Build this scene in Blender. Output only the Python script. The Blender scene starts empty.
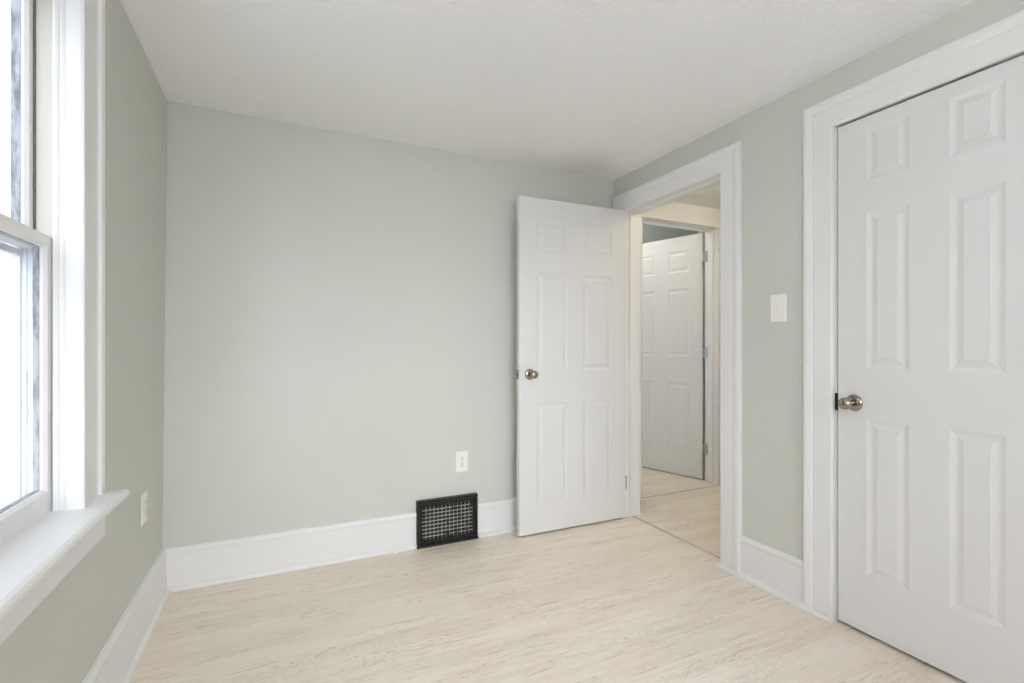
import bpy, bmesh, math
from mathutils import Vector, Matrix
C = bpy.context.scene
COL = C.collection
R = math.radians

# ------------------------------------------------------------------ camera
cam_d = bpy.data.cameras.new('camera'); cam = bpy.data.objects.new('camera', cam_d); COL.objects.link(cam)
C.camera = cam
cam.location = (0.4848, -2.7193, 1.1255)
cam.rotation_euler = (R(90), 0, -0.4395)
cam_d.sensor_width = 36.0
cam_d.lens = 488.33 / 1024 * 36.0
cam_d.shift_y = 5.68 / 1024
cam_d.clip_start = 0.01

# ------------------------------------------------------------------ world: bright overcast sky
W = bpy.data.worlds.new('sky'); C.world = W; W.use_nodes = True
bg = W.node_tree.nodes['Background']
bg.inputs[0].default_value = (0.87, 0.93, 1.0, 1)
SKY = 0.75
GLOW = 5.4          # bright sky patch added behind the camera (-Y) to light the back wall
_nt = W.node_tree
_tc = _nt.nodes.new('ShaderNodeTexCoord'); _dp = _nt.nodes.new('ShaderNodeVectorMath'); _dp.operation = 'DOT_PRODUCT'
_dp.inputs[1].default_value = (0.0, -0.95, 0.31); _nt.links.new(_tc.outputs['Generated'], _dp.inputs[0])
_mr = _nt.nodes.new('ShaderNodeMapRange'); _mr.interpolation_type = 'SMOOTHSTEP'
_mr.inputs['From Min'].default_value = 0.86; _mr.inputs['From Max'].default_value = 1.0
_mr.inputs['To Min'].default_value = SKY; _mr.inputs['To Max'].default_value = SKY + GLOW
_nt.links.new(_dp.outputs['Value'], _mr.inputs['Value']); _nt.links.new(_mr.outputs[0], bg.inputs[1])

def portal(loc, rot, sx, sy):
    """sky portal in a window opening: gives no light of its own, only guides sampling of the sky"""
    d = bpy.data.lights.new('window_portal', 'AREA'); d.shape = 'RECTANGLE'; d.size = sx; d.size_y = sy
    d.cycles.is_portal = True
    o = bpy.data.objects.new('window_portal', d); COL.objects.link(o); o.location = loc; o.rotation_euler = rot
portal((-0.30, -1.50, 1.38), (R(90), 0, R(-90)), 0.9, 1.45)          # window in the left wall, facing +X
portal((1.27, -3.95, 1.38), (R(90), 0, R(180)), 1.5, 1.45)           # window in the wall behind the camera
portal((2.65, 1.55, 1.38), (R(90), 0, 0), 0.9, 1.45)                 # unseen window added to light the far room

REAR_FILL = 17.5       # radiance of the globe added behind the camera as frontal fill
HALL = 10.0
FAR = 8.0  # radiance of the unseen light added to brighten the far room
C.view_settings.view_transform = 'Standard'; C.view_settings.look = 'None'
C.view_settings.exposure = 1.20; C.view_settings.gamma = 1.0; C.view_settings.use_curve_mapping = False
cy = C.cycles
cy.max_bounces = 14; cy.diffuse_bounces = 9; cy.glossy_bounces = 4; cy.transmission_bounces = 4; cy.transparent_max_bounces = 12
cy.caustics_reflective = False; cy.caustics_refractive = False
cy.sample_clamp_indirect = 6
cy.use_denoising = True

# ------------------------------------------------------------------ materials
def srgb(r, g, b):
    f = lambda c: (c/255/12.92) if c/255 <= 0.04045 else ((c/255+0.055)/1.055)**2.4
    return (f(r), f(g), f(b), 1)

def new_mat(name, col, rough=0.5, metal=0.0, spec=0.5):
    m = bpy.data.materials.new(name); m.use_nodes = True
    b = m.node_tree.nodes['Principled BSDF']
    b.inputs['Base Color'].default_value = col; b.inputs['Roughness'].default_value = rough
    b.inputs['Metallic'].default_value = metal; b.inputs['Specular IOR Level'].default_value = spec
    return m, m.node_tree, b

def N(nt, typ, **kw):
    n = nt.nodes.new(typ)
    for k, v in kw.items():
        if k in n.inputs.keys(): n.inputs[k].default_value = v
        else: setattr(n, k, v)
    return n

def coords(nt, scale, world=True, rot=(0, 0, 0)):
    g = nt.nodes.new('ShaderNodeNewGeometry') if world else nt.nodes.new('ShaderNodeTexCoord')
    mp = nt.nodes.new('ShaderNodeMapping'); mp.inputs['Scale'].default_value = scale; mp.inputs['Rotation'].default_value = rot
    nt.links.new(g.outputs['Position' if world else 'Object'], mp.inputs['Vector'])
    return mp.outputs[0]

def noise(nt, vec, scale, detail=2, rough=0.5, dist=0.0):
    n = N(nt, 'ShaderNodeTexNoise'); n.inputs['Scale'].default_value = scale; n.inputs['Detail'].default_value = detail
    n.inputs['Roughness'].default_value = rough; n.inputs['Distortion'].default_value = dist
    nt.links.new(vec, n.inputs['Vector']); return n.outputs['Fac']

def ramp(nt, fac, stops):
    r = nt.nodes.new('ShaderNodeValToRGB'); cr = r.color_ramp
    while len(cr.elements) < len(stops): cr.elements.new(0.5)
    for e, (p, c) in zip(cr.elements, stops):
        e.position = p; e.color = c if len(c) == 4 else (*c, 1)
    nt.links.new(fac, r.inputs[0]); return r.outputs[0]

def math_n(nt, op, a, b=None):
    n = nt.nodes.new('ShaderNodeMath'); n.operation = op
    for i, v in enumerate((a, b)):
        if v is None: continue
        if isinstance(v, (int, float)): n.inputs[i].default_value = v
        else: nt.links.new(v, n.inputs[i])
    return n.outputs[0]

def mix(nt, fac, a, b, blend='MIX'):
    n = nt.nodes.new('ShaderNodeMix'); n.data_type = 'RGBA'; n.blend_type = blend
    for i, v in ((0, fac), (6, a), (7, b)):
        if isinstance(v, (int, float, tuple)): n.inputs[i].default_value = v
        else: nt.links.new(v, n.inputs[i])
    return n.outputs[2]

def bump(nt, b, h, strength, dist):
    n = nt.nodes.new('ShaderNodeBump'); n.inputs['Strength'].default_value = strength; n.inputs['Distance'].default_value = dist
    nt.links.new(h, n.inputs['Height']); nt.links.new(n.outputs[0], b.inputs['Normal'])

def paint(name, col, var=0.02, rough=0.55, bs=0.15):
    m, nt, b = new_mat(name, col, rough, spec=0.3)
    v = coords(nt, (1, 1, 1))
    n = noise(nt, v, 1.3, 3)
    lo = tuple(c*(1-var) for c in col[:3]) + (1,); hi = tuple(min(1, c*(1+var)) for c in col[:3]) + (1,)
    nt.links.new(ramp(nt, n, [(0.3, lo), (0.7, hi)]), b.inputs['Base Color'])
    bump(nt, b, noise(nt, v, 140, 3), bs, 0.0008)
    return m

M_WALL = paint('sage_paint', srgb(205, 206, 199))
M_FAR = paint('blue_grey_paint', srgb(214, 219, 216))
M_TRIM = paint('white_trim_paint', srgb(230, 229, 229), 0.01, 0.38, 0.10)
M_PLATE, _, _ = new_mat('white_plastic', srgb(238, 236, 232), 0.35)
M_DARK, _, _ = new_mat('dark_slot', srgb(40, 38, 36), 0.7)
M_GAP, _, _ = new_mat('black_metal', srgb(16, 16, 18), 0.45, 0.0)

def door_paint():
    m, nt, b = new_mat('white_door_paint', srgb(222, 221, 221), 0.42, spec=0.4)
    v = coords(nt, (260, 260, 5), world=False)
    bump(nt, b, noise(nt, v, 1.0, 4, 0.6), 0.12, 0.0006)
    return m
M_DOOR = door_paint()

def ceiling_mat():
    base = srgb(236, 232, 227)
    m, nt, b = new_mat('textured_ceiling', base, 0.8, spec=0.15)
    v = coords(nt, (1, 1, 1))
    col = ramp(nt, noise(nt, v, 1.1, 3), [(0.3, srgb(246, 246, 247)), (0.7, srgb(249, 249, 250))])
    # old faint brown water stain near the far right corner
    mp = nt.nodes.new('ShaderNodeMapping'); g = nt.nodes.new('ShaderNodeNewGeometry')
    mp.inputs['Location'].default_value = (-2.22, 0.20, -2.26)
    nt.links.new(g.outputs['Position'], mp.inputs['Vector'])
    le = nt.nodes.new('ShaderNodeVectorMath'); le.operation = 'LENGTH'; nt.links.new(mp.outputs[0], le.inputs[0])
    d = math_n(nt, 'ADD', le.outputs['Value'], math_n(nt, 'MULTIPLY', noise(nt, v, 6, 3), 0.30))
    st = ramp(nt, d, [(0.18, (0.18,)*3), (0.42, (0, 0, 0))])
    col = mix(nt, st, col, srgb(196, 180, 164))
    nt.links.new(col, b.inputs['Base Color'])
    n1 = noise(nt, v, 75, 3, 0.6, 1.2)
    n2 = noise(nt, v, 22, 2, 0.5, 0.6)
    h = math_n(nt, 'ADD', n1, math_n(nt, 'MULTIPLY', n2, 0.8))
    bump(nt, b, h, 0.85, 0.006)
    return m
M_CEIL = ceiling_mat()

def floor_mat(name='pale_oak_floor'):
    m, nt, b = new_mat(name, srgb(214, 203, 184), 0.42, spec=0.4)
    # per-plank tone
    g = coords(nt, (1, 1, 1))
    br = nt.nodes.new('ShaderNodeTexBrick'); nt.links.new(g, br.inputs['Vector'])
    br.inputs['Color1'].default_value = (0.36, 0.36, 0.36, 1); br.inputs['Color2'].default_value = (0.64, 0.64, 0.64, 1)
    br.inputs['Mortar'].default_value = (0.5, 0.5, 0.5, 1); br.inputs['Mortar Size'].default_value = 0.0006
    br.inputs['Scale'].default_value = 1.0; br.inputs['Brick Width'].default_value = 1.22; br.inputs['Row Height'].default_value = 0.152
    br.offset = 0.37
    big = noise(nt, coords(nt, (0.55, 5.0, 1)), 1.6, 4, 0.55, 0.4)
    fine = noise(nt, coords(nt, (6, 150, 1)), 1.0, 5, 0.65)
    streak = noise(nt, coords(nt, (1.3, 26, 1)), 1.5, 4, 0.6, 0.3)
    t = math_n(nt, 'ADD', math_n(nt, 'MULTIPLY', big, 0.30), math_n(nt, 'MULTIPLY', streak, 0.27))
    t = math_n(nt, 'ADD', t, math_n(nt, 'MULTIPLY', br.outputs['Color'], 0.16))
    t = math_n(nt, 'ADD', t, math_n(nt, 'MULTIPLY', fine, 0.30))
    col = ramp(nt, t, [(0.37, srgb(216, 202, 186)), (0.51, srgb(231, 219, 205)), (0.64, srgb(241, 232, 220))])
    # cathedral figure: contour lines of a stretched noise, only in patches
    cn = noise(nt, coords(nt, (0.9, 8.5, 1)), 1.7, 3, 0.55, 0.6)
    pp = math_n(nt, 'PINGPONG', math_n(nt, 'MULTIPLY', cn, 16.0), 0.5)
    line = ramp(nt, pp, [(0.0, (1, 1, 1)), (0.16, (0, 0, 0))])
    mask = ramp(nt, noise(nt, coords(nt, (0.9, 4.5, 1)), 2.1, 3, 0.6), [(0.44, (0, 0, 0)), (0.58, (1, 1, 1))])
    brk = ramp(nt, noise(nt, coords(nt, (14, 90, 1)), 1.0, 3, 0.7), [(0.34, (0, 0, 0)), (0.54, (1, 1, 1))])
    f = math_n(nt, 'MULTIPLY', math_n(nt, 'MULTIPLY', line, mask), brk)
    col = mix(nt, math_n(nt, 'MULTIPLY', f, 0.65), col, srgb(182, 166, 146))
    # small chevron figure inside narrow bands
    c2 = noise(nt, coords(nt, (13, 42, 1)), 1.0, 3, 0.6, 0.8)
    p2 = ramp(nt, math_n(nt, 'PINGPONG', math_n(nt, 'MULTIPLY', c2, 7.0), 0.5), [(0.0, (1, 1, 1)), (0.20, (0, 0, 0))])
    p3 = ramp(nt, math_n(nt, 'PINGPONG', math_n(nt, 'ADD', math_n(nt, 'MULTIPLY', c2, 7.0), 0.25), 0.5), [(0.0, (1, 1, 1)), (0.20, (0, 0, 0))])
    m2 = ramp(nt, noise(nt, coords(nt, (0.8, 11, 1)), 1.4, 3, 0.55, 0.3), [(0.51, (0, 0, 0)), (0.62, (1, 1, 1))])
    col = mix(nt, math_n(nt, 'MULTIPLY', math_n(nt, 'MULTIPLY', p2, m2), 0.46), col, srgb(176, 160, 140))
    col = mix(nt, math_n(nt, 'MULTIPLY', math_n(nt, 'MULTIPLY', p3, m2), 0.42), col, srgb(246, 240, 230))
    # a few short darker flecks
    fl = ramp(nt, noise(nt, coords(nt, (2.4, 36, 1)), 1.3, 3, 0.5, 0.4), [(0.62, (0, 0, 0)), (0.72, (1, 1, 1))])
    col = mix(nt, math_n(nt, 'MULTIPLY', fl, 0.5), col, srgb(180, 165, 147))
    nt.links.new(col, b.inputs['Base Color'])
    bump(nt, b, math_n(nt, 'ADD', fine, streak), 0.12, 0.0008)
    return m
M_FLOOR = floor_mat()
M_STRIP, _, _ = new_mat('floor_seam_strip', srgb(196, 183, 166), 0.5)

def metal(name, col, rough):
    m, nt, b = new_mat(name, col, rough, 1.0)
    bump(nt, b, noise(nt, coords(nt, (300, 300, 300), world=False), 1.0, 2), 0.04, 0.0004)
    return m
M_NICKEL = metal('satin_nickel', srgb(168, 158, 146), 0.17)
M_SILVER = metal('zinc_hinge', srgb(170, 170, 168), 0.35)
M_BRASS = metal('aged_brass', srgb(112, 86, 50), 0.45)

def vent_metal():
    m, nt, b = new_mat('worn_black_enamel', srgb(14, 14, 16), 0.32)
    v = coords(nt, (1, 1, 1), world=False)
    f = ramp(nt, noise(nt, v, 60, 4, 0.65), [(0.60, (0, 0, 0)), (0.74, (1, 1, 1))])
    nt.links.new(mix(nt, math_n(nt, 'MULTIPLY', f, 0.5), srgb(14, 14, 16), srgb(110, 112, 118)), b.inputs['Base Color'])
    return m
M_VENT = vent_metal()
def vent_bar_metal():
    m, nt, b = new_mat('chipped_grille_metal', srgb(120, 118, 112), 0.4)
    v = coords(nt, (1, 1, 1), world=False)
    f = ramp(nt, noise(nt, v, 22, 3, 0.6), [(0.34, srgb(40, 40, 42)), (0.48, srgb(186, 182, 174))])
    nt.links.new(f, b.inputs['Base Color']); return m
M_VBAR = vent_bar_metal()

def storm_metal():
    m, nt, b = new_mat('grimy_storm_frame', srgb(222, 225, 232), 0.5)
    v = coords(nt, (60, 60, 9), world=False)
    f = ramp(nt, noise(nt, v, 1.0, 4, 0.65), [(0.55, srgb(224, 226, 232)), (0.72, srgb(176, 178, 188))])
    nt.links.new(f, b.inputs['Base Color']); return m
M_STORM = storm_metal()
def putty_mat():
    m, nt, b = new_mat('grimy_putty', srgb(170, 172, 184), 0.7)
    v = coords(nt, (70, 70, 14), world=False)
    nt.links.new(ramp(nt, noise(nt, v, 1.0, 4, 0.65), [(0.42, srgb(176, 178, 190)), (0.62, srgb(110, 112, 124))]), b.inputs['Base Color']); return m
M_PUTTY = putty_mat()
M_TRACK, _, _ = new_mat('old_window_track', srgb(205, 201, 194), 0.6)
M_SEAL, _, _ = new_mat('dark_seal', srgb(120, 110, 102), 0.7)

def glass_mat():
    m = bpy.data.materials.new('window_glass'); m.use_nodes = True; nt = m.node_tree; nt.nodes.clear()
    o = nt.nodes.new('ShaderNodeOutputMaterial'); mx = nt.nodes.new('ShaderNodeMixShader'); t = nt.nodes.new('ShaderNodeBsdfTransparent')
    gl = nt.nodes.new('ShaderNodeBsdfGlossy'); gl.inputs['Roughness'].default_value = 0.02; lw = nt.nodes.new('ShaderNodeLayerWeight'); fac = math_n(nt, 'ADD', math_n(nt, 'MULTIPLY', math_n(nt, 'POWER', lw.outputs['Facing'], 5.0), 0.4), 0.02)
    t.inputs[0].default_value = (0.97, 0.98, 0.98, 1)
    nt.links.new(fac, mx.inputs[0]); nt.links.new(t.outputs[0], mx.inputs[1]); nt.links.new(gl.outputs[0], mx.inputs[2]); nt.links.new(mx.outputs[0], o.inputs[0])
    return m
M_GLASS = glass_mat()
def emit_mat(name, col, s):
    m = bpy.data.materials.new(name); m.use_nodes = True; nt = m.node_tree; b = nt.nodes['Principled BSDF']
    b.inputs['Base Color'].default_value = (0.9, 0.9, 0.88, 1); b.inputs['Emission Color'].default_value = col; b.inputs['Emission Strength'].default_value = s
    return m
M_REAR_FILL = emit_mat('rear_fill_glow', (0.895, 0.918, 1.0, 1), REAR_FILL)
M_HLAMP = emit_mat('lit_hall_lamp_glass', (1.0, 0.88, 0.66, 1), HALL)
M_FAR_FILL = emit_mat('far_fill_glow', (1.0, 0.93, 0.84, 1), FAR)

# ------------------------------------------------------------------ mesh helpers
def link(name, bm, m, parent=None, smooth=False, mats=None):
    bmesh.ops.recalc_face_normals(bm, faces=bm.faces)
    me = bpy.data.meshes.new(name); bm.to_mesh(me); bm.free()
    me.materials.append(m)
    if smooth:
        for p in me.polygons: p.use_smooth = True
    o = bpy.data.objects.new(name, me); COL.objects.link(o)
    if parent: o.parent = parent
    return o

def box(bm, x0, x1, y0, y1, z0, z1, bev=0.0):
    r = bmesh.ops.create_cube(bm, size=1.0); vs = r['verts']
    for v in vs:
        v.co = Vector(((x0+x1)/2 + v.co.x*(x1-x0), (y0+y1)/2 + v.co.y*(y1-y0), (z0+z1)/2 + v.co.z*(z1-z0)))
    if bev:
        es = list({e for v in vs for e in v.link_edges})
        bmesh.ops.bevel(bm, geom=es, offset=bev, segments=2, profile=0.5, affect='EDGES')
    return bm

def prism(bm, prof, axis, a, b, mp=lambda p, t: None):
    """extrude closed 2D profile between a and b; mp(p, t) -> 3D"""
    A = [bm.verts.new(mp(p, a)) for p in prof]; B = [bm.verts.new(mp(p, b)) for p in prof]
    n = len(prof)
    bm.faces.new(A); bm.faces.new(B[::-1])
    for i in range(n): bm.faces.new((A[i], A[(i+1) % n], B[(i+1) % n], B[i]))
    return bm

def sweep(bm, prof, path, mp):
    """mitred sweep of open-ended profile [(w, t)] along rectilinear 2D path; w is measured to the left of travel"""
    dirs = [(Vector(path[i+1]) - Vector(path[i])).normalized() for i in range(len(path)-1)]
    nor = [Vector((-d.y, d.x)) for d in dirs]
    rings = []
    for i, p in enumerate(path):
        p = Vector(p)
        if i == 0: o = nor[0]
        elif i == len(path)-1: o = nor[-1]
        else: o = nor[i-1] + nor[i]
        rings.append([bm.verts.new(mp(p + o*w, t)) for w, t in prof])
    n = len(prof)
    for a, b in zip(rings, rings[1:]):
        for i in range(n): bm.faces.new((a[i], a[(i+1) % n], b[(i+1) % n], b[i]))
    bm.faces.new(rings[0]); bm.faces.new(rings[-1][::-1])
    return bm

def lathe(bm, prof, mat4, seg=40):
    rings = []
    for r, h in prof:
        if r < 1e-6: rings.append([bm.verts.new(mat4 @ Vector((0, 0, h)))])
        else: rings.append([bm.verts.new(mat4 @ Vector((r*math.cos(2*math.pi*i/seg), r*math.sin(2*math.pi*i/seg), h))) for i in range(seg)])
    for a, b in zip(rings, rings[1:]):
        for i in range(seg):
            j = (i+1) % seg
            if len(a) == 1 and len(b) == 1: continue
            if len(a) == 1: bm.faces.new((a[0], b[i], b[j]))
            elif len(b) == 1: bm.faces.new((a[i], a[j], b[0]))
            else: bm.faces.new((a[i], a[j], b[j], b[i]))
    return bm

def empty(name, loc=(0, 0, 0), rz=0.0):
    o = bpy.data.objects.new(name, None); COL.objects.link(o); o.location = loc; o.rotation_euler = (0, 0, rz)
    o.empty_display_size = 0.1
    return o
def thing(o, label, cat, group=None):
    o['label'] = label; o['category'] = cat
    if group: o['group'] = group
    return o
def struct(o): o['kind'] = 'structure'; return o
def sbox(name, m, *d, bev=0.0): return struct(link(name, box(bmesh.new(), *d, bev=bev), m))

def wall(name, m, u0, u1, z0, z1, t0, t1, axis, holes=()):
    """solid wall slab; axis 'x': runs along x with thickness t in y; 'y': runs along y with thickness in x"""
    us = sorted({u0, u1, *[h[0] for h in holes], *[h[1] for h in holes]})
    zs = sorted({z0, z1, *[h[2] for h in holes], *[h[3] for h in holes]})
    bm = bmesh.new(); V = {}
    def vt(u, z, t):
        k = (u, z, t)
        if k not in V: V[k] = bm.verts.new((u, t, z) if axis == 'x' else (t, u, z))
        return V[k]
    def solid(i, j):
        if i < 0 or j < 0 or i >= len(us)-1 or j >= len(zs)-1: return False
        cu, cz = (us[i]+us[i+1])/2, (zs[j]+zs[j+1])/2
        return not any(h[0] < cu < h[1] and h[2] < cz < h[3] for h in holes)
    for i in range(len(us)-1):
        for j in range(len(zs)-1):
            if not solid(i, j): continue
            a, b, c, d = us[i], us[i+1], zs[j], zs[j+1]
            for t in (t0, t1): bm.faces.new([vt(a, c, t), vt(b, c, t), vt(b, d, t), vt(a, d, t)])
            if not solid(i-1, j): bm.faces.new([vt(a, c, t0), vt(a, d, t0), vt(a, d, t1), vt(a, c, t1)])
            if not solid(i+1, j): bm.faces.new([vt(b, c, t0), vt(b, d, t0), vt(b, d, t1), vt(b, c, t1)])
            if not solid(i, j-1): bm.faces.new([vt(a, c, t0), vt(b, c, t0), vt(b, c, t1), vt(a, c, t1)])
            if not solid(i, j+1): bm.faces.new([vt(a, d, t0), vt(b, d, t0), vt(b, d, t1), vt(a, d, t1)])
    return struct(link(name, bm, m))

# ------------------------------------------------------------------ room shell
RW, H = 2.536, 2.262            # right wall plane, ceiling height
RT = 2.67                       # back of right wall (hall side)
YB = -3.70                      # wall behind the camera
EN = (-0.905, -0.100)           # entry doorway along y
CL = (-2.120, -1.4765)           # closet doorway along y
DH = 2.026                      # doorway height
sbox('floor', M_FLOOR, -0.15, 2.597, YB-0.15, 0.12, -0.05, 0.0)
sbox('floor_hall', M_FLOOR, 2.597, 4.80, -2.60, 1.40, -0.05, 0.0)
sbox('ceiling', M_CEIL, -0.02, RT-0.01, YB-0.02, 0.02, H, H+0.08)
WIN = (-1.90, -1.100, 0.690, 2.065)      # left window opening along y, z
wl = wall('wall_left', M_WALL, YB-0.02, 0.0, 0.0, H+0.02, -0.116, 0.0, 'y', [WIN])
LEAN = lambda z: -0.018 + 0.022*z/H          # the old wall leans a little out of plumb
for v_ in wl.data.vertices:
    if v_.co.x > -0.05: v_.co.x = LEAN(v_.co.z)
wall('wall_back', M_WALL, -0.116, RT-0.001, 0.0, H+0.06, 0.0, 0.12, 'x')
wall('wall_right', M_WALL, YB-0.02, 0.0, 0.0, 2.34, RW, RT, 'y', [(EN[0], EN[1], 0.0, DH), (CL[0], CL[1], 0.0, DH+0.008)])
WR = (0.50, 1.98, 0.690, 2.065)
wall('wall_rear', M_WALL, -0.116, RT, 0.0, H+0.02, YB-0.136, YB-0.02, 'x', [WR])
# hall
HX0, HX1 = RT, 4.05
HO = (2.91, 3.69, 0.0, 2.09)             # hall doorway along x
wall('wall_hall_back', M_WALL, RT-0.02, HX1, 0.0, 2.36, 0.17, 0.29, 'x', [HO])
wall('wall_hall_right', M_WALL, -1.25, 0.17, 0.0, 2.36, HX1, HX1+0.1, 'y')
wall('wall_hall_front', M_WALL, RT, HX1+0.1, 0.0, 2.36, -1.35, -1.25, 'x')
wall('wall_hall_left', M_WALL, 0.0, 0.17, 0.0, 2.36, RT-0.10, RT, 'y')
sbox('ceiling_hall', M_CEIL, RT-0.02, HX1+0.1, -1.35, 0.20, 2.34, 2.42)
# closet behind the closed door
wall('wall_closet_back', M_WALL, -2.40, -1.35, 0.0, 2.36, 3.25, 3.33, 'y')
wall('wall_closet_side', M_WALL, RT, 3.33, 0.0, 2.36, -2.48, -2.40, 'x')
sbox('ceiling_closet', M_CEIL, RT-0.02, 3.33, -2.48, -1.35, 2.34, 2.42)
# far room
FW = (2.25, 3.05, 0.690, 2.065)
wall('wall_far_back', M_FAR, 2.0, 4.7, 0.0, 2.60, 1.25, 1.39, 'x', [FW])
wall('wall_far_left', M_FAR, 0.12, 1.25, 0.0, 2.60, 1.98, 2.0, 'y')
wall('wall_far_right', M_FAR, 0.29, 1.25, 0.0, 2.60, 4.6, 4.7, 'y')
wall('wall_far_front', M_FAR, 2.0, 4.7, 2.36, 2.60, 0.17, 0.29, 'x')
wall('wall_far_corner', M_FAR, HX1, 4.7, 0.0, 2.36, 0.17, 0.29, 'x')
wall('wall_far_side', M_FAR, 2.0, RT-0.02, 0.0, 2.36, 0.20, 0.29, 'x')
sbox('ceiling_far', M_CEIL, 1.98, 4.7, 0.17, 1.39, 2.58, 2.64)

# ------------------------------------------------------------------ casings and jambs
CW = 0.120
CAS = [(0, 0), (0, 0.013), (0.003, 0.017), (0.008, 0.019), (0.076, 0.019), (0.080, 0.017), (0.084, 0.019), (0.090, 0.022), (0.102, 0.0255), (0.113, 0.026), (0.118, 0.024), (CW, 0.020), (CW, 0)]
def casing(name, y0, y1, top, plane, sgn=-1, z0=0.0, axis='y', cut=None):
    """three-sided casing round an opening; built on the plane, projecting in sgn direction"""
    bm = bmesh.new()
    if axis == 'y': f = lambda p, t: (plane + sgn*t, p.x, p.y)
    else: f = lambda p, t: (p.x, plane + sgn*t, p.y)
    # travelling down-up-across so that 'left' is outward
    sweep(bm, CAS, [(y0, z0), (y0, top), (y1, top), (y1, z0)], f)
    if cut is not None:      # scribed to the adjoining wall
        r = bmesh.ops.bisect_plane(bm, geom=bm.verts[:]+bm.edges[:]+bm.faces[:], plane_co=(0, cut, 0), plane_no=(0, 1, 0), clear_outer=True)
        bmesh.ops.holes_fill(bm, edges=[e for e in r['geom_cut'] if isinstance(e, bmesh.types.BMEdge)])
    return struct(link(name, bm, M_TRIM))
casing('trim_1', EN[0]+0.002, EN[1]+0.004, DH-0.006, RW, cut=-0.012)
casing('trim_2', CL[0]-0.008, CL[1]+0.0065, DH+0.002, RW)

def jamb(name, y0, y1, top, x0, x1, stop0, stop1, axis='y', th=0.019, st=0.011):
    """door jamb lining with a stop strip; occupies the last th of the opening on three sides"""
    bm = bmesh.new()
    def f(p, t): return (t, p.x, p.y) if axis == 'y' else (p.x, t, p.y)
    def ring(w0, w1, t0, t1):
        sweep(bm, [(w0, t0), (w0, t1), (w1, t1), (w1, t0)], [(y0, 0.0), (y0, top), (y1, top), (y1, 0.0)], lambda p, t: f(p, t))
    ring(0.0, 0.0005, x0, x1)          # lining surface
    ring(-st, 0.0005, stop0, stop1)    # stop
    return struct(link(name, bm, M_TRIM))
jamb('trim_3', EN[0]+0.001, EN[1]-0.001, DH-0.001, RW-0.001, RT+0.003, RW+0.046, RW+0.085)
jamb('trim_4', CL[0]+0.001, CL[1]-0.001, DH+0.007, RW-0.001, RT+0.001, RW+0.090, RW+0.105)
# hall doorway
HCAS_TOP = 2.245
bm = bmesh.new()
box(bm, HO[0]-0.16, HO[1]+0.13, 0.150, 0.1699, HO[3]+0.004, HCAS_TOP, 0.003)      # tall head board
box(bm, HO[0]-0.12, HO[0]-0.004, 0.151, 0.1699, 0.0, HO[3]+0.004, 0.003)
box(bm, HO[1]+0.004, HO[1]+0.12, 0.151, 0.1699, 0.0, HO[3]+0.004, 0.003)
box(bm, HO[1]+0.090, HO[1]+0.12, 0.142, 0.152, 0.0, HO[3]+0.004, 0.003)
struct(link('trim_5', bm, M_TRIM))
bm = bmesh.new()
for t0, t1, dd in ((0.16, 0.292, 0.0), (0.205, 0.240, 0.011)):
    sweep(bm, [(-dd, t0), (-dd, t1), (0.0005, t1), (0.0005, t0)], [(HO[0]+0.001, 0), (HO[0]+0.001, HO[3]-0.001), (HO[1]-0.001, HO[3]-0.001), (HO[1]-0.001, 0)], lambda p, t: (p.x, t, p.y))
struct(link('trim_6', bm, M_TRIM))
# floor seams at the two doorways
sbox('trim_7', M_STRIP, 2.588, 2.606, EN[0]+0.002, EN[1]-0.002, -0.001, 0.0025, bev=0.001)
sbox('trim_8', M_STRIP, HO[0]+0.002, HO[1]-0.002, 0.155, 0.172, -0.001, 0.0025, bev=0.001)

# ------------------------------------------------------------------ baseboards
BP = [(0, 0), (0.014, 0), (0.014, 0.168), (0.0155, 0.171), (0.0175, 0.176), (0.018, 0.184), (0.016, 0.191), (0.011, 0.1965), (0.005, 0.1985), (0, 0.1985)]
SP = [(0.014, 0), (0.027, 0), (0.0275, 0.006), (0.026, 0.012), (0.022, 0.017), (0.018, 0.0195), (0.014, 0.020)]
def base_run(name, u0, u1, f, shoe=None, parent=None):
    if parent is None:
        o = struct(link(name, prism(bmesh.new(), BP, None, u0, u1, f), M_TRIM))
    else: o = link(name, prism(bmesh.new(), BP, None, u0, u1, f), M_TRIM, parent)
    s0, s1 = shoe or (u0, u1)
    link('shoe_molding', prism(bmesh.new(), SP, None, s0, s1, f), M_TRIM, o)
    return o
VX0, VX1 = 1.165, 1.527
fb = lambda p, t: (t, -p[0], p[1])
base_run('baseboard_back', -0.017, VX0-0.001, fb)
base_run('baseboard_back_right', VX1+0.001, RW-0.001, fb, (VX1+0.001, RW-0.04))
base_run('baseboard_left', YB-0.02, -0.0145, lambda p, t: (p[0] - 0.007 - 0.045*p[1] if p[0] > 0 else -0.03, t, p[1]), (YB, -0.0275))
fr_ = lambda p, t: (RW-p[0], t, p[1])
base_run('baseboard_right', CL[1]+0.0065+CW, EN[0]+0.004-CW, fr_, None)
base_run('baseboard_right_near', YB, CL[0]-0.008-CW, fr_)
base_run('baseboard_rear', 0.02, RW-0.02, lambda p, t: (t, YB-0.02+p[0], p[1]))
# shoe over the two casings' feet, one continuous strip
struct(link('trim_9', prism(bmesh.new(), [(0.0262, 0), (0.033, 0), (0.0335, 0.006), (0.032, 0.012), (0.029, 0.016), (0.0262, 0.018)], None, CL[1]+0.006, EN[0]+0.010, fr_), M_TRIM))

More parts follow.
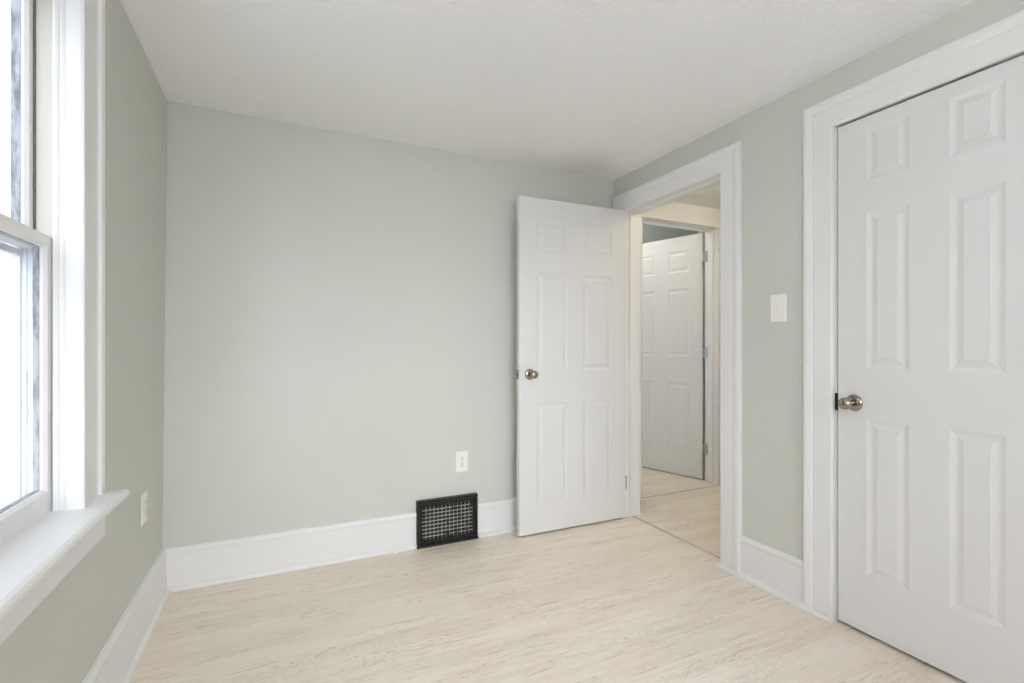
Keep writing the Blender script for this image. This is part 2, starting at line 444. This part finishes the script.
# ------------------------------------------------------------------ panel doors
RINGS = [(0.0, 0.0), (0.007, -0.0022), (0.014, -0.0046), (0.021, -0.0050), (0.036, -0.0014), (0.038, 0.0)]
def slab(w, h, t, xs, zs):
    """moulded six panel slab; xs=((a,b),(c,d)) panel columns, zs= rows; both faces; local x 0..w, y +-t/2, z 0..h"""
    bm = bmesh.new(); e = 0.002
    X = [e] + [v for p in xs for v in p] + [w-e]; Z = [e] + sorted(v for p in zs for v in p) + [h-e]
    for s in (-1, 1):
        y = s*t/2; V = {}
        def vt(x, z, d=0.0):
            k = (round(x, 5), round(z, 5), round(d, 5))
            if k not in V: V[k] = bm.verts.new((x, y + s*d, z))
            return V[k]
        for i in range(len(X)-1):
            for j in range(len(Z)-1):
                a, b, c, d = X[i], X[i+1], Z[j], Z[j+1]
                if i % 2 == 1 and j % 2 == 1:
                    prev = [vt(a, c), vt(b, c), vt(b, d), vt(a, d)]
                    for off, dep in RINGS[1:]:
                        cur = [vt(a+off, c+off, dep), vt(b-off, c+off, dep), vt(b-off, d-off, dep), vt(a+off, d-off, dep)]
                        for k in range(4): bm.faces.new((prev[k], prev[(k+1) % 4], cur[(k+1) % 4], cur[k]))
                        prev = cur
                    bm.faces.new(prev)
                else: bm.faces.new((vt(a, c), vt(b, c), vt(b, d), vt(a, d)))
    # chamfered rim
    def rect(o, y): return [bm.verts.new(c) for c in ((o, y, o), (w-o, y, o), (w-o, y, h-o), (o, y, h-o))]
    rs = [rect(e, -t/2), rect(0, -t/2+e), rect(0, t/2-e), rect(e, t/2)]
    for a, b in zip(rs, rs[1:]):
        for k in range(4): bm.faces.new((a[k], a[(k+1) % 4], b[(k+1) % 4], b[k]))
    bmesh.ops.remove_doubles(bm, verts=bm.verts, dist=1e-5)
    return bm
def knob(parent, x, z, yface, sgn):
    """door knob: rosette, neck and ball; protrudes along sgn*y from local yface"""
    Mx = Matrix.Translation((x, yface, z)) @ Matrix.Rotation(R(90) if sgn < 0 else R(-90), 4, 'X')
    k = link('knob', lathe(bmesh.new(), [(0.0125, 0.004), (0.011, 0.018), (0.0105, 0.030), (0.0125, 0.038), (0.0175, 0.044), (0.0218, 0.051), (0.0238, 0.059), (0.0232, 0.066), (0.0200, 0.0715), (0.0145, 0.0745), (0.0080, 0.0755), (0.0, 0.076)], Mx), M_NICKEL, parent, True)
    link('rosette', lathe(bmesh.new(), [(0.0, 0.0), (0.0325, 0.0), (0.0332, 0.002), (0.032, 0.005), (0.027, 0.0085), (0.019, 0.0105), (0.012, 0.011)], Mx), M_NICKEL, k, True)
def hinge(parent, x, y, z, m, leaf=0.034, h=0.089, ax=0.0, la=0.0, lb=180.0):
    """butt hinge: barrel at (x,y) with two leaves at angles la and lb (degrees, local xy)"""
    bm = bmesh.new()
    for k in range(5):
        zz = z - h/2 + k*h/5
        lathe(bm, [(0, 0.0), (0.0052, 0.0), (0.0056, 0.0008), (0.0056, h/5-0.0012), (0.0052, h/5-0.0004), (0, h/5-0.0004)], Matrix.Translation((x, y, zz)), 16)
    lathe(bm, [(0, 0), (0.004, 0.0), (0.0065, 0.002), (0.005, 0.0055), (0, 0.007)], Matrix.Translation((x, y, z+h/2-0.001)), 16)
    for a in (la, lb):
        c, s = math.cos(R(a)), math.sin(R(a)); px, py = -s*0.0012, c*0.0012
        q = [(x+px, y+py), (x+c*leaf+px, y+s*leaf+py), (x+c*leaf-px, y+s*leaf-py), (x-px, y-py)]
        A = [bm.verts.new((u, v, z-h/2)) for u, v in q]; B = [bm.verts.new((u, v, z+h/2)) for u, v in q]
        bm.faces.new(A); bm.faces.new(B[::-1])
        for i in range(4): bm.faces.new((A[i], A[(i+1) % 4], B[(i+1) % 4], B[i]))
    return link('hinge', bm, m, parent)

TH = 0.035
# door_1: entry door folded back along the back wall. local x runs from the free edge (0) to the hinges
w1, h1 = 0.778, 2.007
d1 = struct(empty('door_1', (1.744, -0.14 + TH/2, 0.012)))
link('slab', slab(w1, h1, TH, ((0.117, 0.336), (0.446, 0.666)), ((0.168, 0.776), (0.965, 1.567), (1.684, 1.880))), M_DOOR, d1)
knob(d1, 0.070, 0.953, -TH/2, -1); knob(d1, 0.070, 0.953, TH/2, 1)
lp = link('latch_plate', box(bmesh.new(), -0.0012, 0.001, -0.0125, 0.0125, 0.953-0.028, 0.953+0.028, 0.0005), M_NICKEL, d1)
link('latch_bolt', box(bmesh.new(), -0.010, 0.0, -0.006, 0.006, 0.953-0.009, 0.953+0.009, 0.002), M_NICKEL, lp)
for z, m in ((0.215, M_BRASS), (1.03, M_TRIM), (1.825, M_TRIM)):
    hinge(d1, w1+0.0050, TH/2+0.003, z, m, leaf=0.030, la=0.0, lb=-91)
# door_2: closed closet door. local x = along -Y from latch edge, face towards -X
w2, h2 = 0.620, 2.007
d2 = struct(empty('door_2', (RW + TH/2, -1.4815, 0.014), R(-90)))
# rotation -90: local x -> -Y, local y -> +X ; the room side is local -y
link('slab', slab(w2, h2, TH, ((0.107, 0.251), (0.368, 0.512)), ((0.224, 0.834), (1.028, 1.633), (1.757, 1.957))), M_DOOR, d2)
knob(d2, 0.063, 0.891, -TH/2, -1)
for z in (0.22, 1.0, 1.80):
    hinge(d2, w2+0.004, -TH/2-0.004, z, M_NICKEL, leaf=0.004, la=90, lb=91)
lp = link('latch_plate', box(bmesh.new(), -0.0016, 0.001, -0.0125, 0.0125, 0.891-0.028, 0.891+0.028, 0.0004), M_DARK, d2)
# strike plate let into the closet jamb edge
st = struct(link('trim_10', box(bmesh.new(), RW-0.0015, RW+0.030, CL[1]-0.0032, CL[1]+0.0064, 0.868, 0.938, 0.0004), M_DARK))
# door_3: hall door ajar into the far room. local x from hinge outwards
w3, h3 = 0.775, 2.085
a3 = 106.5
dx, dy = math.cos(R(a3)), math.sin(R(a3))
d3 = struct(empty('door_3', (3.700 + dy*TH/2, 0.332 - dx*TH/2, 0.008), R(a3)))
link('slab', slab(w3, h3, TH, ((0.115, 0.325), (0.452, 0.662)), ((0.212, 0.807), (1.037, 1.630), (1.772, 1.960))), M_DOOR, d3)
knob(d3, w3-0.065, 0.955, TH/2, 1)
knob(d3, w3-0.065, 0.955, -TH/2, -1)
for z in (0.262, 1.07, 1.875):
    hinge(d3, -0.0295, 0.0378, z, M_SILVER, leaf=0.034, la=-34.5, lb=163.5)

# ------------------------------------------------------------------ windows (local x along the wall, local y towards the room, origin on the wall face at one lower corner)
def window(name, loc, rz, ow, zb=0.69, zt=2.065, depth=0.14, mid=1.402):
    w = struct(empty(name, loc, rz))
    # casing: two legs and a butted head, with inner bead and outer band
    prof = [(0, -0.013), (0, 0.016), (0.003, 0.022), (0.009, 0.024), (0.015, 0.022), (0.018, 0.016), (0.124, 0.016), (0.128, 0.018), (0.133, 0.024), (0.146, 0.027), (0.156, 0.026), (0.160, 0.021), (0.160, -0.013)]
    head = [(0, -0.013), (0, 0.0163), (0.150, 0.0163), (0.150, -0.013)]
    band = [(0.124, -0.013), (0.124, 0.016), (0.128, 0.018), (0.133, 0.024), (0.146, 0.027), (0.156, 0.026), (0.160, 0.021), (0.160, -0.013)]
    bm = bmesh.new()
    for s, x in ((1, ow-0.014), (-1, 0.014)):
        prism(bm, prof, None, zb+0.015, zt-0.012, lambda p, t: (x + s*p[0], p[1], t))
        prism(bm, band, None, zt-0.012, zt+0.138, lambda p, t: (x + s*p[0], p[1], t))
    prism(bm, head, None, 0.014-0.124, ow-0.014+0.124, lambda p, t: (t, p[1], zt-0.0115+p[0]))
    link('window_casing', bm, M_TRIM, w)
    # jamb lining
    bm = bmesh.new(); J = 0.004
    box(bm, 0.0, J, -0.116, 0.001, zb, zt); box(bm, ow-J, ow, -0.116, 0.001, zb, zt); box(bm, J, ow-J, -0.116, 0.001, zt-J, zt)
    link('window_jamb', bm, M_TRIM, w)
    # inner stop
    bm = bmesh.new()
    for s, x in ((1, J), (-1, ow-J)):
        prism(bm, [(0, -0.038), (0.014, -0.038), (0.014, -0.033), (0.011, -0.028), (0.008, -0.026), (0.007, -0.022), (0.003, -0.016), (0, -0.014)], None, zb+0.02, zt-J, lambda p, t: (x + s*p[0], p[1], t))
    box(bm, J+0.011, ow-J-0.011, -0.038, -0.020, zt-J-0.012, zt-J, 0.003)
    link('stop_bead', bm, M_TRIM, w)
    # parting bead
    bm = bmesh.new()
    for s, x in ((1, J), (-1, ow-J)):
        box(bm, min(x, x+s*0.007), max(x, x+s*0.007), -0.0765, -0.0735, zb+0.02, zt-J, 0.001)
    link('parting_bead', bm, M_SEAL, w)
    bm = bmesh.new()
    for s, x in ((1, J), (-1, ow-J)):
        box(bm, min(x, x+s*0.003), max(x, x+s*0.003), -0.0735, -0.040, mid, zt-J-0.01, 0.001)
    link('sash_track', bm, M_TRACK, w)
    # stool with rounded nose, horned past the casing, and apron
    bm = bmesh.new()
    nose = [(-0.114, 0.688), (0.058, 0.680), (0.068, 0.682), (0.0745, 0.689), (0.0755, 0.697), (0.072, 0.704), (0.064, 0.708), (-0.045, 0.713), (-0.114, 0.706)]
    prism(bm, nose, None, J, ow-J, lambda p, t: (t, p[0], p[1]))
    nose2 = [(-0.014, 0.6815), (0.058, 0.680), (0.068, 0.682), (0.0745, 0.689), (0.0755, 0.697), (0.072, 0.704), (0.064, 0.708), (-0.014, 0.711)]
    for a, b in ((-0.170, J), (ow-J, ow+0.170)): prism(bm, nose2, None, a, b, lambda p, t: (t, p[0], p[1]))
    bmesh.ops.remove_doubles(bm, verts=bm.verts, dist=1e-5)
    link('window_stool', bm, M_TRIM, w)
    link('apron', box(bmesh.new(), -0.156, ow+0.156, -0.016, 0.023, 0.584, 0.6800, 0.003), M_TRIM, w)
    # sashes
    def sash(nm, y0, y1, z0, z1, stile, top, bot, sx):
        bm = bmesh.new(); x0, x1 = J+sx, ow-J-sx
        o = [(x0, z0), (x1, z0), (x1, z1), (x0, z1)]; i = [(x0+stile, z0+bot), (x1-stile, z0+bot), (x1-stile, z1-top), (x0+stile, z1-top)]
        c = 0.007
        i2 = [(i[0][0]-c, i[0][1]-c), (i[1][0]+c, i[1][1]-c), (i[2][0]+c, i[2][1]+c), (i[3][0]-c, i[3][1]+c)]
        loops = []
        for pts, y in ((o, y0), (i2, y0), (i, y0+0.004), (i, y1-c), (i2, y1), (o, y1)): loops.append([bm.verts.new((a, y, b)) for a, b in pts])
        loops.append(loops[0])
        for a, b in zip(loops, loops[1:]):
            for k in range(4): bm.faces.new((a[k], a[(k+1) % 4], b[(k+1) % 4], b[k]))
        s = link(nm, bm, M_TRIM, w)
        ym = y1-0.010
        link('glass_pane', box(bmesh.new(), i[0][0]-0.004, i[1][0]+0.004, ym-0.0015, ym+0.0015, i[0][1]-0.004, i[2][1]+0.004), M_GLASS, s)
        bm = bmesh.new()
        (a0, b0), (a1, b1) = i[0], i[2]; q = 0.0016
        sweep(bm, [(0, y0+0.0005), (0, ym-0.003), (-q, ym-0.003), (-q, y0+0.0005)], [(a0, b0), (a0, b1), (a1, b1), (a1, b0)], lambda p, t: (p.x, t, p.y))
        box(bm, a0, a1, y0+0.0005, ym-0.003, b0-0.0004, b0+q)
        link('glazing_putty', bm, M_PUTTY, s)
        return s
    lo = sash('lower_sash', -0.066, -0.041, zb+0.022, mid, 0.038, 0.030, 0.062, 0.0025)
    up = sash('upper_sash', -0.108, -0.0775, mid-0.030, zt-J-0.002, 0.032, 0.045, 0.030, 0.0025)
    bm = bmesh.new()
    lathe(bm, [(0, 0), (0.014, 0), (0.014, 0.006), (0.006, 0.008), (0.006, 0.014), (0, 0.014)], Matrix.Translation((ow/2, -0.058, mid)), 20)
    box(bm, ow/2-0.006, ow/2+0.030, -0.064, -0.052, mid+0.012, mid+0.018, 0.002)
    link('sash_lock', bm, M_BRASS, lo)
    # ribbed metal channel behind the lower sash, outside sill
    bm = bmesh.new()
    for s, x in ((1, J), (-1, ow-J)):
        for d0, d1, wd in ((-0.078, -0.084, 0.007), (-0.084, -0.090, 0.002), (-0.090, -0.093, 0.006), (-0.093, -0.101, 0.002), (-0.101, -0.105, 0.009), (-0.105, -0.116, 0.005)):
            box(bm, min(x, x+s*wd), max(x, x+s*wd), d1, d0, zb+0.02, mid-0.031, 0.0006)
    box(bm, J, ow-J, -0.116, -0.100, mid-0.052, mid-0.034, 0.001)
    box(bm, J, ow-J, -0.112, -0.104, zb+0.030, zb+0.058, 0.001)
    link('storm_frame', bm, M_STORM, w)
    link('outer_sill', box(bmesh.new(), -0.03, ow+0.03, -0.20, -0.117, zb-0.03, zb+0.016, 0.002), M_STORM, w)
    return w
window('window_1', (0.0, WIN[1], 0.0), R(-90), WIN[1]-WIN[0])
window('window_2', (WR[0], YB-0.02, 0.0), 0.0, WR[1]-WR[0])
window('window_far_added', (FW[1], 1.25, 0.0), R(180), FW[1]-FW[0])  # hidden window, added so daylight reaches the far room

# ------------------------------------------------------------------ black wall register
vx0, vx1, vh = VX0, VX1, 0.262
v = thing(empty('floor_vent', ((vx0+vx1)/2, 0.0, 0.0)), 'black worn metal air register in the back wall baseboard, left of the open door', 'vent')
hw = (vx1-vx0)/2
bm = bmesh.new()
# picture-frame bezel, raised and stepped, opening in the middle
ox, oz0, oz1 = hw-0.030, 0.034, vh-0.036
def loop(x, z0, z1, y): return [bm.verts.new((a, y, b)) for a, b in ((-x, z0), (x, z0), (x, z1), (-x, z1))]
L = [loop(hw, 0.0, vh, -0.001), loop(hw, 0.0, vh, -0.030), loop(hw-0.003, 0.003, vh-0.003, -0.034), loop(hw-0.013, 0.013, vh-0.013, -0.034), loop(hw-0.017, 0.017, vh-0.017, -0.027),
     loop(ox+0.004, oz0-0.004, oz1+0.004, -0.027), loop(ox, oz0, oz1, -0.023), loop(ox, oz0, oz1, -0.006)]
for a, b in zip(L, L[1:]):
    for k in range(4): bm.faces.new((a[k], a[(k+1) % 4], b[(k+1) % 4], b[k]))
fr = link('frame', bm, M_VENT, v)
bk = link('back_plate', box(bmesh.new(), -ox-0.002, ox+0.002, -0.008, -0.002, oz0-0.002, oz1+0.002), M_GAP, v)
bm = bmesh.new()
nx, nz = 13, 9
for i in range(1, nx):
    x = -ox + 2*ox*i/nx; box(bm, x-0.0009, x+0.0009, -0.0215, -0.0185, oz0, oz1)
for j in range(1, nz):
    z = oz0 + (oz1-oz0)*j/nz; box(bm, -ox, ox, -0.0232, -0.0205, z-0.0018, z+0.0018)
link('grille', bm, M_VBAR, v)
bm = bmesh.new()
for j in range(nz):
    z = oz0 + (oz1-oz0)*(j+0.5)/nz; box(bm, -ox, ox, -0.0145, -0.0130, z-0.006, z+0.004)
link('damper', bm, M_GAP, v)
link('lever', box(bmesh.new(), -0.004, 0.004, -0.040, -0.022, oz1+0.006, oz1+0.012, 0.001), M_VENT, v)
lb = link('base_lip', box(bmesh.new(), -hw-0.003, hw+0.003, -0.037, -0.001, 0.0, 0.010, 0.002), M_VENT, v)

# ------------------------------------------------------------------ outlets and switch (local: x across, y out of wall towards viewer = -y, z up)
def plate(parent, w=0.074, h=0.122):
    bm = bmesh.new()
    rs = []
    for dx_, y in ((0, -0.0002), (0, -0.003), (0.0015, -0.0052), (0.004, -0.006)):
        rs.append([bm.verts.new((a, y, b)) for a, b in ((-w/2+dx_, -h/2+dx_), (w/2-dx_, -h/2+dx_), (w/2-dx_, h/2-dx_), (-w/2+dx_, h/2-dx_))])
    for a, b in zip(rs, rs[1:]):
        for k in range(4): bm.faces.new((a[k], a[(k+1) % 4], b[(k+1) % 4], b[k]))
    bm.faces.new(rs[-1]); bm.faces.new(rs[0][::-1])
    return link('cover_plate', bm, M_PLATE, parent)
def screw(parent, z, r=0.0032, m=None):
    link('screw', lathe(bmesh.new(), [(0, 0), (r, 0), (r*0.9, 0.0008), (0, 0.0012)], Matrix.Translation((0, -0.0058, z)) @ Matrix.Rotation(R(90), 4, 'X'), 12), m or M_SILVER, parent)
def outlet(name, loc, rz, label, h=0.122, w=0.074):
    o = thing(empty(name, loc, rz), label, 'outlet', None)
    p = plate(o, w, h)
    for z in (0.0195, -0.0195):
        bm = bmesh.new(); n = 24; ring = []
        for i in range(n):
            a = 2*math.pi*i/n; ring.append((max(-0.0145, min(0.0145, 0.0172*math.cos(a))), 0.0165*math.sin(a)))
        A = [bm.verts.new((x, -0.0055, z+y)) for x, y in ring]; B = [bm.verts.new((x*0.96, -0.0078, z+y*0.96)) for x, y in ring]
        bm.faces.new(B)
        for i in range(n): bm.faces.new((A[i], A[(i+1) % n], B[(i+1) % n], B[i]))
        r = link('receptacle', bm, M_PLATE, p)
        bm = bmesh.new()
        box(bm, -0.0073, -0.0052, -0.0083, -0.0070, z+0.000, z+0.0090); box(bm, 0.0052, 0.0073, -0.0083, -0.0070, z+0.001, z+0.0085)
        lathe(bm, [(0, 0), (0.0028, 0), (0.0028, 0.0012), (0, 0.0012)], Matrix.Translation((0, -0.0071, z-0.0065)) @ Matrix.Rotation(R(90), 4, 'X'), 12)
        link('slots', bm, M_DARK, r)
    screw(p, 0.0)
    return o
outlet('wall_outlet', (1.4375, 0, 0.455), 0.0, 'white duplex outlet on the sage back wall above the black vent')
outlet('wall_outlet', (-0.0132, -0.350, 0.489), R(90), 'white outlet low on the left wall between the window sill and the corner')
# switch faces -X: local -y -> world -x  (rz = -90)
s = thing(empty('light_switch', (RW, -1.2195, 1.304), R(-90)), 'white wall switch plate between the doorway casing and the closed door', 'switch')
p = plate(s, 0.080, 0.128)
bm = bmesh.new(); box(bm, -0.0052, 0.0052, -0.0066, -0.005, -0.012, 0.012, 0.0004); link('switch_slot', bm, M_PLATE, p)
tg = box(bmesh.new(), -0.0038, 0.0038, -0.0185, -0.005, -0.004, 0.0045, 0.001)
bmesh.ops.rotate(tg, verts=tg.verts, cent=(0, -0.005, 0), matrix=Matrix.Rotation(R(-28), 3, 'X'))
link('toggle', tg, M_PLATE, p)
screw(p, 0.030, m=M_PLATE); screw(p, -0.030, m=M_PLATE)

# small white clip at the foot of the baseboard
k = thing(empty('cable_clip', (1.048, -0.0275, 0.0)), 'small white clip at the foot of the baseboard just left of the black vent', 'clip')
link('clip_body', box(bmesh.new(), -0.011, 0.011, -0.009, 0.0, 0.0, 0.024, 0.003), M_PLATE, k)
link('screw', lathe(bmesh.new(), [(0, 0), (0.003, 0), (0.0026, 0.001), (0, 0.0014)], Matrix.Translation((0.002, -0.009, 0.014)) @ Matrix.Rotation(R(90), 4, 'X'), 12), M_SILVER, k)

# ------------------------------------------------------------------ lights outside the frame: hall lamp, plus added rear and far-room fills
def lamp(loc, r, mat, label, drop=0.10):
    l = thing(empty('ceiling_light', loc), label, 'ceiling light')
    link('canopy', lathe(bmesh.new(), [(0, 0), (r*0.55, 0), (r*0.55, -0.012), (r*0.50, -0.02), (0, -0.02)], Matrix.Identity(4), 48), M_NICKEL, l, True)
    link('stem', lathe(bmesh.new(), [(0, -0.019), (0.012, -0.02), (0.012, -drop*0.6), (0, -drop*0.6)], Matrix.Identity(4), 20), M_NICKEL, l)
    link('shade', lathe(bmesh.new(), [(0, -drop*0.5), (r*0.6, -drop*0.5), (r*0.95, -drop*0.56), (r, -drop*0.66), (r*0.95, -drop*0.85), (r*0.75, -drop*1.1), (r*0.45, -drop*1.28), (0, -drop*1.36)], Matrix.Identity(4), 48), mat, l, True)
pl = thing(empty('rear_fill_globe', (0.30, -3.40, 0.0)), 'unseen white globe light added behind the viewpoint to brighten the room', 'fill light')
link('base', lathe(bmesh.new(), [(0, 0), (0.13, 0), (0.13, 0.012), (0.10, 0.020), (0.02, 0.026), (0, 0.026)], Matrix.Identity(4), 40), M_NICKEL, pl, True)
link('pole', lathe(bmesh.new(), [(0, 0.02), (0.010, 0.02), (0.010, 1.30), (0.035, 1.31), (0.035, 1.345), (0, 1.345)], Matrix.Identity(4), 24), M_NICKEL, pl)
gr = 0.15
link('globe', lathe(bmesh.new(), [(0, 1.34)] + [(gr*math.sin(math.pi*k/20), 1.485-gr*math.cos(math.pi*k/20)) for k in range(2, 20)] + [(0, 1.485+gr)], Matrix.Identity(4), 48), M_REAR_FILL, pl, True)
lamp((3.30, -0.75, 2.34), 0.14, M_HLAMP, 'round warm ceiling lamp in the hall beyond the doorway')
lamp((3.12, 0.90, 2.58), 0.14, M_FAR_FILL, 'unseen round ceiling light added to brighten the far room', 0.12)
